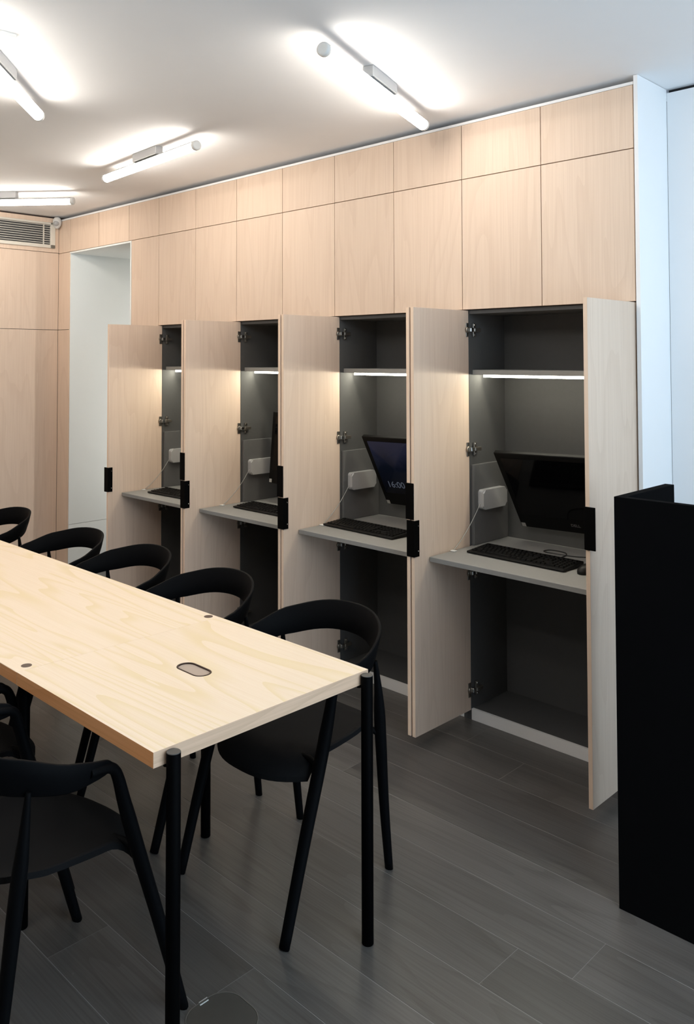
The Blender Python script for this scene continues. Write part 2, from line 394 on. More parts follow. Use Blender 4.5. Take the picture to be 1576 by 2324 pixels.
wbox('divider', (ROOM_L + 0.002, -0.135, vz0 + 0.026), (ROOM_L + 0.013, -0.128, vz1 - 0.016), M_VFRAME, vent)

def sensor_mesh():
    bm = bmesh.new(); bmesh.ops.create_uvsphere(bm, u_segments=24, v_segments=16, radius=1)
    for v in bm.verts:
        z = v.co.z; w = 1.0 + 0.12 * z
        v.co = Vector((v.co.x * 0.033 * w, v.co.y * 0.033 * w, z * 0.046))
    for f in bm.faces: f.smooth = True
    return to_mesh(bm, 'sensor_body', M_WPLASTIC)
sen = empty('motion_sensor', (ROOM_L + 0.034, -0.034, 2.60)); tag(sen, 'small white egg-shaped motion sensor in the ceiling corner', 'sensor')
add('sensor_body', sensor_mesh(), sen, (0, 0, 0.048))
bm = bmesh.new(); bmesh.ops.create_uvsphere(bm, u_segments=16, v_segments=10, radius=1)
for v in bm.verts: v.co = Vector((v.co.x * 0.024, v.co.y * 0.024, v.co.z * 0.022))
for f in bm.faces: f.smooth = True
add('sensor_lens', to_mesh(bm, 'sensor_lens', M_GPLASTIC), sen, (0.013, -0.013, 0.040))
bm = bmesh.new(); bm_box(bm, (-0.033, -0.004, 0.03), (-0.008, 0.033, 0.075), 0.002)
add('mount', to_mesh(bm, 'sensor_mount', M_WPLASTIC), sen)

# ================================================================ CEILING TUBE LIGHTS
def tube_light(p, q, label, r=0.0235, z=2.630):
    p = Vector((p[0], p[1], 0)); q = Vector((q[0], q[1], 0)); d = q - p; L = d.length
    root = empty('ceiling_tube_light', ((p.x + q.x) / 2, (p.y + q.y) / 2, z), (0, 0, math.atan2(d.y, d.x)))
    tag(root, label, 'ceiling light', 'white tube lights on the ceiling')
    def mk_tube():
        bm = bmesh.new(); n = 28; a0, a1 = math.radians(148), math.radians(392); rings = []
        for x in (-L / 2 + 0.012, L / 2 - 0.012):
            rings.append([bm.verts.new((x, r * math.cos(a0 + (a1 - a0) * k / n), r * math.sin(a0 + (a1 - a0) * k / n))) for k in range(n + 1)])
        for k in range(n):
            f = bm.faces.new((rings[0][k], rings[0][k + 1], rings[1][k + 1], rings[1][k])); f.smooth = True
        return to_mesh(bm, 'tube', M_TUBE, False)
    add('tube', mk_tube(), root)
    bm = bmesh.new(); n = 12; ro, ri = r + 0.0012, r - 0.003; sec = []
    for k in range(n + 1):
        a = math.radians(31 + 118 * k / n); sec.append((math.cos(a) * ro, math.sin(a) * ro))
    for k in range(n, -1, -1):
        a = math.radians(31 + 118 * k / n); sec.append((math.cos(a) * ri, math.sin(a) * ri))
    P_, Q_ = [[bm.verts.new((x, y, z_)) for y, z_ in sec] for x in (-L / 2 + 0.012, L / 2 - 0.012)]
    for k in range(len(sec)): bm.faces.new((P_[k], P_[(k + 1) % len(sec)], Q_[(k + 1) % len(sec)], Q_[k]))
    add('back_profile', to_mesh(bm, 'back_profile', M_GPLASTIC), root)
    def mk_cap():
        bm = bmesh.new(); bm_tube(bm, [(-0.012, 0, 0), (0.006, 0, 0), (0.011, 0, 0), (0.012, 0, 0)], [r + 0.0006, r + 0.0006, r - 0.003, r - 0.008], 28); return to_mesh(bm, 'end_cap', M_WPLASTIC)
    me = mk_cap()
    add('end_cap', me, root, (L / 2, 0, 0)); add('end_cap', me, root, (-L / 2, 0, 0), (0, 0, math.pi))
    bm = bmesh.new(); bm_box(bm, (-0.125, -0.022, r + 0.001), (0.125, 0.022, CEIL - z - 0.0002), 0.003)
    add('bracket', to_mesh(bm, 'bracket', M_GPLASTIC), root)
    return root
tube_light((-0.514, -1.184), (-0.843, -0.222), 'white tube light over the open cabinets, nearest the white end panel')
tube_light((-2.782, -0.649), (-1.824, -0.727), 'white tube light whole in view left of the centre ceiling')
cd_ = Vector((-0.76, -0.65)); tube_light((-3.533 + cd_.x, -0.444 + cd_.y), (-3.533, -0.444), 'white tube light by the air vent, cut by the left edge')
dd_ = Vector((0.745, -0.668)); tube_light((-1.885, -1.506), (-1.885 + dd_.x, -1.506 + dd_.y), 'white tube light at top left beside the square ceiling plate')
tube_light((-0.95, -2.38), (0.00, -2.62), 'added unseen tube light over the near end of the table, out of the picture above')  # added, unseen: brightens the table top
tube_light((1.05, -1.22), (1.85, -1.80), 'added unseen tube light in front of the black desk screen, out of the picture above')  # added, unseen: brightens the floor at right
tube_light((-1.20, -3.25), (-0.25, -3.05), 'added unseen tube light behind the near row of chairs, out of the picture at left')  # added, unseen: lights the near long edge of the table
tube_light((-3.30, -2.35), (-2.40, -2.75), 'added unseen tube light over the far end of the table, out of the picture at left')  # added, unseen: lights the left part of the room
tube_light((-3.10, -1.50), (-4.00, -1.92), 'added unseen tube light between the air vent and the table, out of the picture at left')  # added, unseen: lifts the panels and wall at far left
pl = empty('ceiling_plate', (-1.34, -1.97, CEIL)); tag(pl, 'flat square white plate on the ceiling at the top left', 'plate')
bm = bmesh.new(); bm_box(bm, (-0.075, -0.075, -0.012), (0.075, 0.075, -0.0002), 0.002)
add('cover', to_mesh(bm, 'cover', M_WPLASTIC), pl)
bm = bmesh.new(); bm_tube(bm, [(0, 0, -0.0135), (0, 0, -0.011)], 0.004, 12)
add('screw', to_mesh(bm, 'screw', M_CHROME), pl, (0.05, 0.05, 0)); add('screw', pl.children[1].data, pl, (-0.05, -0.05, 0))

# ================================================================ COMPUTER CABINETS
D_Z0, D_Z1 = 0.044, 1.819
D_Y0, D_Y1 = -0.380, 0.0155
DESK_Z = 0.7674
HINGES = (1.732, 1.197, 0.649, 0.134)

def hinge_mesh():
    bm = bmesh.new()     # lies on the inner face (x = 0) of a door; y runs to the cabinet
    bm_box(bm, (0.0003, -0.022, -0.031), (0.004, -0.002, 0.031), 0.0008, 0)          # cup flange on the door
    bm_tube(bm, [(0.003, -0.012, 0), (0.010, -0.012, 0)], [0.0155, 0.0125], 16, 0)   # cup
    bm_box(bm, (0.006, -0.008, -0.009), (0.020, 0.018, 0.009), 0.002, 1)             # bright link
    bm_box(bm, (0.009, 0.016, -0.008), (0.024, 0.064, 0.008), 0.002, 0)              # arm
    bm_box(bm, (0.0033, 0.026, -0.030), (0.009, 0.046, 0.030), 0.001, 0)             # cross plate on the side panel
    bm_tube(bm, [(0.008, 0.036, 0.022), (0.013, 0.036, 0.022)], 0.005, 10, 1)
    bm_tube(bm, [(0.008, 0.036, -0.022), (0.013, 0.036, -0.022)], 0.005, 10, 1)
    return to_mesh(bm, 'hinge', [M_NICKEL, M_CHROME])
def handle_mesh():
    bm = bmesh.new()     # x = 0 inner face of the door, y = 0 free edge; mirrored by rotation for the other door
    bm_box(bm, (-0.038, -0.005, -0.075), (0.003, -0.0004, 0.075), 0.0008, 0)
    bm_box(bm, (0.0003, -0.004, -0.075), (0.003, 0.030, 0.075), 0.0008, 0)
    for z in (-0.052, 0.052): bm_tube(bm, [(0.002, 0.022, z), (0.0042, 0.022, z)], 0.0028, 10, 1)
    return to_mesh(bm, 'handle', [M_HANDLE, M_CHROME])
def mirror_x(me, name):
    m2 = me.copy(); m2.name = name
    m2.transform(Matrix.Scale(-1, 4, (1, 0, 0))); m2.flip_normals(); return m2
HINGE_L = hinge_mesh(); HINGE_R = mirror_x(HINGE_L, 'hinge_mirrored')
HANDLE_L = handle_mesh(); HANDLE_R = mirror_x(HANDLE_L, 'handle_mirrored')
def door_mesh():
    bm = bmesh.new(); h = ((D_Y1 - D_Y0) / 2, (D_Z1 - D_Z0) / 2)
    bm_box(bm, (-0.008, -h[0], -h[1]), (0.008, h[0], h[1]), 0.0005, 0)
    for f in bm.faces:
        if abs(f.normal.x) < 0.5: f.material_index = 1
    return to_mesh(bm, 'door', [M_VENEER, M_VEDGE])
DOOR = door_mesh()

def box_p(name, lo, hi, m, par, bevel=0.0005):
    return box(name, lo, hi, m, par, bevel)

def make_cabinet(k, label):
    x0 = -0.8 * (k + 1)
    r = empty('computer_cabinet', (x0, 0, 0)); tag(r, label, 'cabinet', 'open computer cabinets along the panel wall')
    zb = 0.048
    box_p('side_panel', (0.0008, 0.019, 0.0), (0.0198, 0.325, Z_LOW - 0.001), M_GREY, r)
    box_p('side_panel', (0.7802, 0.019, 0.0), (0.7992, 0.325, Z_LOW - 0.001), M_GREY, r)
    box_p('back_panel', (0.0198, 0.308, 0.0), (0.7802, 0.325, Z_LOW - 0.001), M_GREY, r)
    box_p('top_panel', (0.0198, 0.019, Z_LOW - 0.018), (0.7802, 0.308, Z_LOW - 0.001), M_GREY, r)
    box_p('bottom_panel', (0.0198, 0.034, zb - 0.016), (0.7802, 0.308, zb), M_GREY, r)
    box_p('plinth', (0.0, 0.0205 - 0.004, 0.0), (0.8, 0.0335, zb + 0.001), M_PLINTH, r) if False else box_p('plinth', (0.0198, 0.0195, 0.0), (0.7802, 0.0335, zb + 0.001), M_PLINTH, r)
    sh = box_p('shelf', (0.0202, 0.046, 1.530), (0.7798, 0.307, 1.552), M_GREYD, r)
    led = box('led_strip', (0.034, 0.112, 1.5175), (0.766, 0.122, 1.5298), M_LED, None)
    led.parent = sh; led.location = Vector(led.location) - Vector(sh.location)
    a = bpy.data.lights.new('led_light', 'AREA'); a.shape = 'RECTANGLE'; a.size = 0.72; a.size_y = 0.005; a.energy = LED_W; a.color = LED_COL
    ao = bpy.data.objects.new('led_light', a); C.objects.link(ao); ao.parent = sh
    ao.location = Vector((0.4, 0.108, 1.5270)) - Vector(sh.location); ao.rotation_euler = (math.radians(-35), 0, 0)
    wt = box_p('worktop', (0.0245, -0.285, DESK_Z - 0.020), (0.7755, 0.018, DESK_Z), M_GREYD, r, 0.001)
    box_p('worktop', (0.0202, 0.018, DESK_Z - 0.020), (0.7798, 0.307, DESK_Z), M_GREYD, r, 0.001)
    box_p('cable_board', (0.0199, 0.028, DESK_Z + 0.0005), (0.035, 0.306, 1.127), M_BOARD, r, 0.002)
    # doors swung open, one at either side
    for s in (0, 1):
        cx = 0.012 if s == 0 else 0.788
        inner = 0.008 if s == 0 else -0.008
        d = add('door', DOOR, r, (cx, (D_Y0 + D_Y1) / 2, (D_Z0 + D_Z1) / 2))
        for hz in HINGES:
            hg = add('hinge', HINGE_L if s == 0 else HINGE_R, d, (inner, 0.1975, hz - (D_Z0 + D_Z1) / 2)); 
        hd = add('handle', HANDLE_L if s == 0 else HANDLE_R, d, (inner, -0.19775, (0.855 if s == 0 else 1.009) - (D_Z0 + D_Z1) / 2))
        hd['label'] = 'black metal edge pull'
    return r
cab_labels = ['open birch computer cabinet right beside the tall white end panel',
              'open birch computer cabinet with the lit lock screen, second from the white end panel',
              'open birch computer cabinet third from the white end panel, its monitor half hidden',
              'open birch computer cabinet nearest the white niche, farthest from the black desk']
cabs = [make_cabinet(k, cab_labels[k]) for k in range(4)]

# white boxes on the cable boards with their thin cords
where = ['in the cabinet beside the white end panel', 'in the cabinet with the lit lock screen', 'in the third cabinet from the white end panel', 'in the cabinet nearest the niche']
def wbox_mesh():
    bm = bmesh.new(); bm_prism(bm, stadium(0, 0, 0.095, 0.044, 0.016, 5), 0.0, 0.030)
    es = [e for e in bm.edges if abs(e.verts[0].co.z - 0.03) < 1e-6 and abs(e.verts[1].co.z - 0.03) < 1e-6]
    bmesh.ops.bevel(bm, geom=es, offset=0.006, segments=3, affect='EDGES')
    bmesh.ops.rotate(bm, verts=bm.verts, matrix=Matrix.Rotation(math.radians(90), 3, 'X'))     # now along x, thick in -y
    bmesh.ops.rotate(bm, verts=bm.verts, matrix=Matrix.Rotation(math.radians(90), 3, 'Z'))     # along y, thick in +x
    return to_mesh(bm, 'case', M_GPLASTIC)
WB = wbox_mesh()
for k in range(4):
    x0 = -0.8 * (k + 1)
    r = empty('wall_box', (x0 + 0.0352, 0.155, 0.925)); tag(r, 'white rounded box with thin pale cord ' + where[k], 'box', 'white boxes on the cabinet side boards')
    add('case', WB, r, (0, 0, 0.044))
    bm = bmesh.new(); bm_tube(bm, catmull([(0.012, -0.094, 0.030), (0.004, -0.125, -0.02), (-0.002, -0.165, -0.07), (-0.006, -0.22, -0.12), (-0.006, -0.276, -0.1565)], 5), 0.0016, 6)
    add('cord', to_mesh(bm, 'cord', M_WCABLE), r)
    bm = bmesh.new(); bm_box(bm, (-0.011, -0.296, -0.1574), (0.012, -0.276, -0.1525), 0.0015)
    add('cord_clip', to_mesh(bm, 'cord_clip', M_WPLASTIC), r)

# ================================================================ MONITORS
MW, MH, MT = 0.56, 0.412, 0.022
def monitor(bl, tilt, roll, label, screen_m, logo, lit, back_y, cx):
    e = Euler((math.radians(tilt), math.radians(roll), 0))
    R = e.to_matrix(); loc = Vector(bl) + R @ Vector((MW / 2, 0, 0))
    r = empty('monitor', loc, e); tag(r, label, 'monitor', 'black monitors in the cabinets')
    Mi = (Matrix.Translation(loc) @ R.to_4x4()).inverted()
    def mk():
        bm = bmesh.new(); bm_box(bm, (-MW / 2, 0, 0), (MW / 2, MT, MH), 0.003); bm_box(bm, (-MW / 2 + 0.08, MT, 0.06), (MW / 2 - 0.08, MT + 0.014, MH - 0.07), 0.006); return to_mesh(bm, 'casing', M_BEZEL)
    add('casing', cached('mon_case', mk), r)
    bm = bmesh.new(); bm_box(bm, (-MW / 2 + 0.028, -0.0012, 0.075), (MW / 2 - 0.028, 0.0005, MH - 0.026))
    s = add('screen', to_mesh(bm, 'screen', screen_m), r)
    if lit:
        t = add('clock_text', text_mesh('clock_text', '16:00', 0.052, M_CLOCK), s, (-0.165, -0.0016, 0.128), (math.radians(90), 0, 0))
    if logo:
        add('logo', text_mesh('logo', 'DELL', 0.020, M_LOGO), r, (0.0, -0.0006, 0.042), (math.radians(90), 0, 0))
    bm = bmesh.new(); bm_box(bm, (-MW / 2 + 0.006, -0.0008, 0.004), (-MW / 2 + 0.026, 0.0002, 0.024))
    add('sticker', to_mesh(bm, 'sticker', M_STICKER), r)
    # wall arm from the back panel to the casing
    c = Vector((0, MT + 0.012, MH * 0.52)); cw = (Matrix.Translation(loc) @ R.to_4x4()) @ c
    bm = bmesh.new(); bm_tube(bm, [cw, ((cw.x), (cw.y + back_y) / 2, cw.z - 0.01), (cw.x, back_y - 0.004, cw.z - 0.01)], 0.016, 12)
    bm_box(bm, (cw.x - 0.05, back_y - 0.008, cw.z - 0.07), (cw.x + 0.05, back_y - 0.0003, cw.z + 0.05), 0.001)
    me = to_mesh(bm, 'mount_arm', M_BEZEL); me.transform(Mi); add('mount_arm', me, r)
    # leads drooping to the worktop
    bm = bmesh.new(); p = (Matrix.Translation(loc) @ R.to_4x4()) @ Vector((0.07, 0.012, 0.0))
    z = DESK_Z + 0.004
    bm_tube(bm, catmull([p, p + Vector((0.01, -0.03, -0.04)), (p.x + 0.05, p.y - 0.05, z), (p.x + 0.10, p.y - 0.03, z), (p.x + 0.12, p.y - 0.0, z + 0.02)], 6), 0.002, 6)
    bm_tube(bm, catmull([p + Vector((0.07, 0, 0)), p + Vector((0.068, -0.02, -0.05)), (p.x + 0.05, p.y - 0.06, z), (p.x + 0.09, p.y - 0.085, z), (p.x + 0.14, p.y - 0.05, z)], 6), 0.002, 6)
    me = to_mesh(bm, 'leads', M_CABLE); me.transform(Mi); add('leads', me, r)
    return r
monitor((-0.664, 0.258, 0.836), 31.5, -1.6, 'black dark-screened monitor tipped forward in the cabinet beside the white end panel', M_SCREEN, True, False, 0.308, -0.39)
monitor((-1.466, 0.256, 0.842), 28.0, -1.2, 'black monitor showing a dim blue lock screen with the time', M_LOCK, False, True, 0.308, -1.19)
monitor((-2.262, 0.131, 0.882), -4.0, 1.0, 'black monitor standing upright, half hidden by the third cabinet door', M_SCREEN, False, False, 0.308, -1.99)

# ================================================================ KEYBOARDS, MOUSE
U1 = 0.0195
def key_layout():
    ks = []
    def row(y, items, x=0.0):
        for w in items:
            if w > 0: ks.append((x, y, w))
            x += abs(w)
    row(5.3, [1, -1, 1, 1, 1, 1, -.5, 1, 1, 1, 1, -.5, 1, 1, 1, 1, -.25, 1, 1, 1, -.25, 1, 1, 1, 1])
    row(4, [1] * 13 + [2, -.25, 1, 1, 1, -.25, 1, 1, 1, 1])
    row(3, [1.5] + [1] * 12 + [1.5, -.25, 1, 1, 1, -.25, 1, 1, 1, 1])
    row(2, [1.75] + [1] * 11 + [2.25, -3.5, 1, 1, 1, 1])
    row(1, [2.25] + [1] * 10 + [2.75, -1.25, 1, -1.25, 1, 1, 1, 1])
    row(0, [1.25, 1.25, 1.25, 6.25, 1.25, 1.25, 1.25, 1.25, -.25, 1, 1, 1, -.25, 2, 1, 1])
    return ks
LAY = key_layout()
def kb_body():
    bm = bmesh.new(); w, d = 22.5 * U1 / 2 + 0.012, 0.078
    pts = [(-d, 0.003), (-d, 0.010), (d, 0.020), (d, 0.003)]
    L_, R_ = [[bm.verts.new((x, y, z)) for y, z in pts] for x in (-w, w)]
    bm.faces.new(L_); bm.faces.new(R_[::-1])
    for i in range(4): bm.faces.new((L_[i], L_[(i + 1) % 4], R_[(i + 1) % 4], R_[i]))
    bmesh.ops.bevel(bm, geom=list(bm.edges), offset=0.002, segments=1, affect='EDGES')
    for sx in (-1, 1):
        for sy in (-1, 1): bm_box(bm, (sx * w * 0.85 - 0.008, sy * 0.06 - 0.006, 0.0), (sx * w * 0.85 + 0.008, sy * 0.06 + 0.006, 0.0045))
    return to_mesh(bm, 'body', M_KEY)
def bm_key(bm, w, ox=0, oy=0, oz=0):
    a, c, h = w * U1 / 2 - 0.0014, U1 / 2 - 0.0014, 0.006
    lo = [bm.verts.new((ox + x, oy + y, oz)) for x, y in ((-a, -c), (a, -c), (a, c), (-a, c))]
    hi = [bm.verts.new((ox + x, oy + y, oz + h)) for x, y in ((-a + .002, -c + .0015), (a - .002, -c + .0015), (a - .002, c - .003), (-a + .002, c - .003))]
    bm.faces.new(lo[::-1]); bm.faces.new(hi)
    for i in range(4): bm.faces.new((lo[i], lo[(i + 1) % 4], hi[(i + 1) % 4], hi[i]))
def key_mesh(w):
    bm = bmesh.new(); bm_key(bm, w); return to_mesh(bm, 'key', M_KEY)
KB = kb_body()
def kpos(x, y, w):
    px = (x + w / 2 - 11.25) * U1; py = (y - 2.65) * U1
    return px, py, 0.0150 + 0.0641 * py
def keyboard(loc, rz, label, single):
    r = empty('keyboard', loc, (0, 0, math.radians(rz))); tag(r, label, 'keyboard', 'black keyboards on the cabinet worktops')
    add('body', KB, r)
    if single:
        for x, y, w in LAY:
            add('key', cached(('key', w), lambda: key_mesh(w)), r, kpos(x, y, w), (math.radians(3.6), 0, 0))
    else:
        def mk():
            bm = bmesh.new()
            for x, y, w in LAY: bm_key(bm, w, *kpos(x, y, w))
            return to_mesh(bm, 'keys', M_KEY)
        o = add('keys', cached('keys', mk), r); o['kind'] = 'stuff'
    return r
keyboard((-0.475, -0.042, DESK_Z), -1.5, 'black keyboard beside the black mouse', True)
keyboard((-1.325, -0.062, DESK_Z), -2.0, 'black keyboard below the monitor with the lit lock screen', True)
keyboard((-2.035, -0.056, DESK_Z), 0.0, 'black keyboard on the worktop third from the white end panel', False)
keyboard((-2.815, -0.100, DESK_Z), 1.5, 'black keyboard on the worktop nearest the white niche', False)

ms = empty('computer_mouse', (-0.180, -0.055, DESK_Z), (0, 0, math.radians(-8))); tag(ms, 'black rounded computer mouse at the right end of the nearest keyboard', 'mouse')
bm = bmesh.new(); bmesh.ops.create_uvsphere(bm, u_segments=24, v_segments=14, radius=1)
for v in bm.verts:
    z = max(v.co.z, -0.25); v.co = Vector((v.co.x * 0.032, v.co.y * 0.057, (z + 0.25) * 0.029))
for f in bm.faces: f.smooth = True
add('shell', to_mesh(bm, 'mouse_shell', M_KEY), ms)
bm = bmesh.new(); bm_tube(bm, [(-0.004, 0.033, 0.030), (0.004, 0.033, 0.030)], 0.006, 14)
add('wheel', to_mesh(bm, 'mouse_wheel', M_BEZEL), ms)
zc = 0.003
kc = empty('keyboard_cable', (-0.40, 0.10, DESK_Z)); tag(kc, 'thin black looped cable lying behind the nearest keyboard', 'cable')
bm = bmesh.new(); bm_tube(bm, catmull([(0.01, -0.065, 0.006), (0.025, 0.0, zc), (0.0, 0.075, zc), (-0.075, 0.085, zc), (-0.085, 0.04, zc), (-0.02, 0.022, zc + 0.003), (0.06, 0.045, zc), (0.12, 0.085, zc), (0.15, 0.115, zc)], 8), 0.0021, 6)
add('lead', to_mesh(bm, 'lead', M_CABLE), kc)

# ================================================================ TABLE
TX1, TY1, TY0, TZ, TT = -0.169, -1.361, -2.076, 0.732, 0.035
SEAM = -0.838; TX0 = -3.50; SEAM2 = -2.83
OV = (-0.510, -1.711, 0.062, 0.030)
tb = empty('meeting_table', ((TX0 + TX1) / 2, (TY0 + TY1) / 2, 0)); tag(tb, 'long pale wood meeting table on slim round black legs', 'table')
def top_board(xa, xb, hole):
    cx, cy = (xa + xb) / 2, (TY0 + TY1) / 2
    bm = bmesh.new()
    if not hole:
        bm_box(bm, (xa - cx, TY0 - cy, -TT / 2), (xb - cx, TY1 - cy, TT / 2), 0.0008)
    else:
        inn = stadium(OV[0] - cx, OV[1] - cy, OV[2], OV[3], OV[3] - 0.0005, 8)
        # outer outline sampled to match the inner one
        out = []
        hx, hy = (xb - xa) / 2, (TY1 - TY0) / 2
        for (x, y) in inn:
            dx, dy = x - (OV[0] - cx), y - (OV[1] - cy)
            t = min((hx - (OV[0] - cx) * (1 if dx > 0 else -1)) / abs(dx) if abs(dx) > 1e-9 else 1e9, (hy - (OV[1] - cy) * (1 if dy > 0 else -1)) / abs(dy) if abs(dy) > 1e-9 else 1e9)
            out.append((OV[0] - cx + dx * t, OV[1] - cy + dy * t))
        for sx in (-1, 1):
            for sy in (-1, 1):
                i = min(range(len(out)), key=lambda q: (out[q][0] - sx * hx) ** 2 + (out[q][1] - sy * hy) ** 2); out[i] = (sx * hx, sy * hy)
        bm_ring(bm, out, inn, -TT / 2, TT / 2)
    bm.normal_update(); bmesh.ops.recalc_face_normals(bm, faces=bm.faces)
    for f in bm.faces:
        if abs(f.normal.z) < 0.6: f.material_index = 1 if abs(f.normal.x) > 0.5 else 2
    me = to_mesh(bm, 'tabletop_board', [M_TABLE, M_TEDGE, M_TSIDE])
    return add('tabletop_board', me, tb, (cx - tb.location.x, cy - tb.location.y, TZ - TT / 2))
top_board(SEAM + 0.0005, TX1, True); top_board(SEAM2 + 0.0005, SEAM - 0.0005, False); top_board(TX0, SEAM2 - 0.0005, False)
def tl(p): return (p[0] - tb.location.x, p[1] - tb.location.y, p[2])
g = bmesh.new(); bm_ring(g, stadium(0, 0, OV[2] - 0.0008, OV[3] - 0.0008, OV[3] - 0.001), stadium(0, 0, OV[2] - 0.0045, OV[3] - 0.0045, OV[3] - 0.005), -TT, 0.0012)
add('cable_port_rim', to_mesh(g, 'cable_port_rim', M_RIM), tb, tl((OV[0], OV[1], TZ)))
g = bmesh.new(); bm_prism(g, stadium(0, 0, OV[2] - 0.0045, OV[3] - 0.0045, OV[3] - 0.005), -0.009, -0.0025)
add('cable_port_lid', to_mesh(g, 'cable_port_lid', M_TRAY), tb, tl((OV[0], OV[1], TZ)))
RL = 0.0165
def leg_mesh(h, capm):
    bm = bmesh.new(); bm_tube(bm, [(0, 0, 0.0), (0, 0, 0.002), (0, 0, h - 0.0015), (0, 0, h)], [RL - 0.001, RL, RL, RL - 0.0012], 24)
    for f in bm.faces:
        if f.calc_center_median().z > h - 0.0016: f.material_index = 1
    return to_mesh(bm, 'leg', [M_BLACK, capm])
LEG_E = leg_mesh(0.727, M_LEGTOP); LEG_M = leg_mesh(TZ - TT - 0.0005, M_LEGTOP)
LY = (-1.384, -2.033)
for y in LY:
    l = add('leg', LEG_E, tb, tl((TX1 + RL + 0.0006 - 0.001, y, 0)))
    bm = bmesh.new(); bm_box(bm, (-0.05, -0.010, -0.005), (-0.010, 0.010, 0), 0.001); bm_tube(bm, [(-0.03, 0, -0.005), (-0.03, 0, -0.012)], 0.006, 10)
    bb = add('leg_bracket', cached('lb', lambda: to_mesh(bm, 'leg_bracket', M_BLACK)), l, (0, 0, TZ - TT - 0.0005))
    for x in (-0.880, -2.66):
        add('leg', LEG_M, tb, tl((x, y, 0)))
        bm = bmesh.new(); bm_tube(bm, [(0, 0, -0.002), (0, 0, 0.0007)], 0.0150, 24)
        add('leg_cap', cached('cap', lambda: to_mesh(bm, 'leg_cap', M_DOT)), tb, tl((x + 0.012, y, TZ)))
    add('leg', LEG_E, tb, tl((TX0 - RL, y, 0)))

# ================================================================ CHAIRS
def lerp_tab(tab, v):
    tab = sorted(tab)
    if v <= tab[0][0]: return tab[0][1]
    for (a, x), (b_, y) in zip(tab, tab[1:]):
        if v <= b_:
            t = (v - a) / (b_ - a); t = t * t * (3 - 2 * t) * 0.4 + t * 0.6; return x + (y - x) * t
    return tab[-1][1]
RIM_Z = [(-0.31, 0.772), (-0.20, 0.742), (-0.075, 0.702), (0.008, 0.680), (0.025, 0.674), (0.04, 0.662)]
RIM_H = [(-0.31, 0.092), (-0.2, 0.088), (-0.075, 0.066), (0.008, 0.040), (0.025, 0.030), (0.04, 0.016)]
def chair_band():
    R, yc = 0.25, -0.06
    half = [(0.237, 0.040), (0.238, 0.034), (0.239, 0.025), (0.2405, 0.015), (0.243, 0.0), (0.246, -0.018), (0.249, -0.04)]
    half += [(R * math.cos(math.radians(a)), yc - R * math.sin(math.radians(a))) for a in range(0, 90, 6)]
    path = half + [(0, yc - R)] + [(-x, y) for x, y in half[::-1]]
    bm = bmesh.new(); rings = []
    n = len(path)
    for i, (x, y) in enumerate(path):
        a = Vector(path[max(i - 1, 0)]); c = Vector(path[min(i + 1, n - 1)]); t = (c - a).normalized()
        nx, ny = t.y, -t.x                       # candidate normal
        if nx * x + ny * (y + 0.06) > 0: nx, ny = -nx, -ny     # inward
        z = lerp_tab(RIM_Z, y); h = lerp_tab(RIM_H, y); th = 0.010
        back = min(1, max(0, (-y + 0.02) / 0.3))
        lean = 0.020 * back + 0.004               # lower edge sits further in
        prof = [(0.0015, 0.0), (th - 0.0015, 0.0), (th, -0.002), (th + lean * 0.55, -h * 0.5), (th + lean, -h + 0.003), (th + lean - 0.002, -h),
                (lean + 0.002, -h), (lean, -h + 0.003), (lean * 0.5 - 0.002 * back, -h * 0.5), (0, -0.002)]
        rings.append([bm.verts.new((x + nx * o, y + ny * o, z + dz)) for o, dz in prof])
    k = len(rings[0])
    for i in range(n - 1):
        for q in range(k):
            f = bm.faces.new((rings[i][q], rings[i][(q + 1) % k], rings[i + 1][(q + 1) % k], rings[i + 1][q])); f.smooth = True
    bm.faces.new(rings[0]); bm.faces.new(rings[-1][::-1])
    me = to_mesh(bm, 'back_band', M_CHAIR); return me
def chair_seat():
    bm = bmesh.new(); nx, ny = 18, 18; vs = []
    top = []
    for j in range(ny + 1):
        v = j / ny
        hw = 0.182 + 0.022 * math.sin(min(1, v * 1.3) * math.pi * 0.5)
        row = []
        for i in range(nx + 1):
            u = -1 + 2 * i / nx
            z = 0.452 + 0.016 * abs(u) ** 3 * (1 - v * 0.6) - 0.012 * (1 - u * u) * math.sin(v * math.pi) + 0.010 * max(0, 0.2 - v) / 0.2
            if v > 0.74: z -= 0.052 * ((v - 0.74) / 0.26) ** 2
            yb_, yf_ = -0.225 + 0.055 * abs(u) ** 4, 0.208 - 0.088 * abs(u) ** 2.6
            row.append(bm.verts.new((u * hw, yb_ + (yf_ - yb_) * v, z)))
        top.append(row)
    for j in range(ny):
        for i in range(nx):
            f = bm.faces.new((top[j][i], top[j][i + 1], top[j + 1][i + 1], top[j + 1][i])); f.smooth = True
    bmesh.ops.recalc_face_normals(bm, faces=bm.faces)
    if sum(f.normal.z for f in bm.faces) < 0: bmesh.ops.reverse_faces(bm, faces=bm.faces)
    # thickness
    low = {v: bm.verts.new(v.co + Vector((0, 0, -0.014))) for r_ in top for v in r_}
    for f in list(bm.faces):
        nf = bm.faces.new([low[v] for v in reversed(f.verts)]); nf.smooth = True
    rim = [top[0][i] for i in range(nx + 1)] + [top[j][nx] for j in range(1, ny + 1)] + [top[ny][i] for i in range(nx - 1, -1, -1)] + [top[j][0] for j in range(ny - 1, 0, -1)]
    for a, c in zip(rim, rim[1:] + rim[:1]): bm.faces.new((a, low[a], low[c], c))
    return to_mesh(bm, 'seat', M_SEAT)
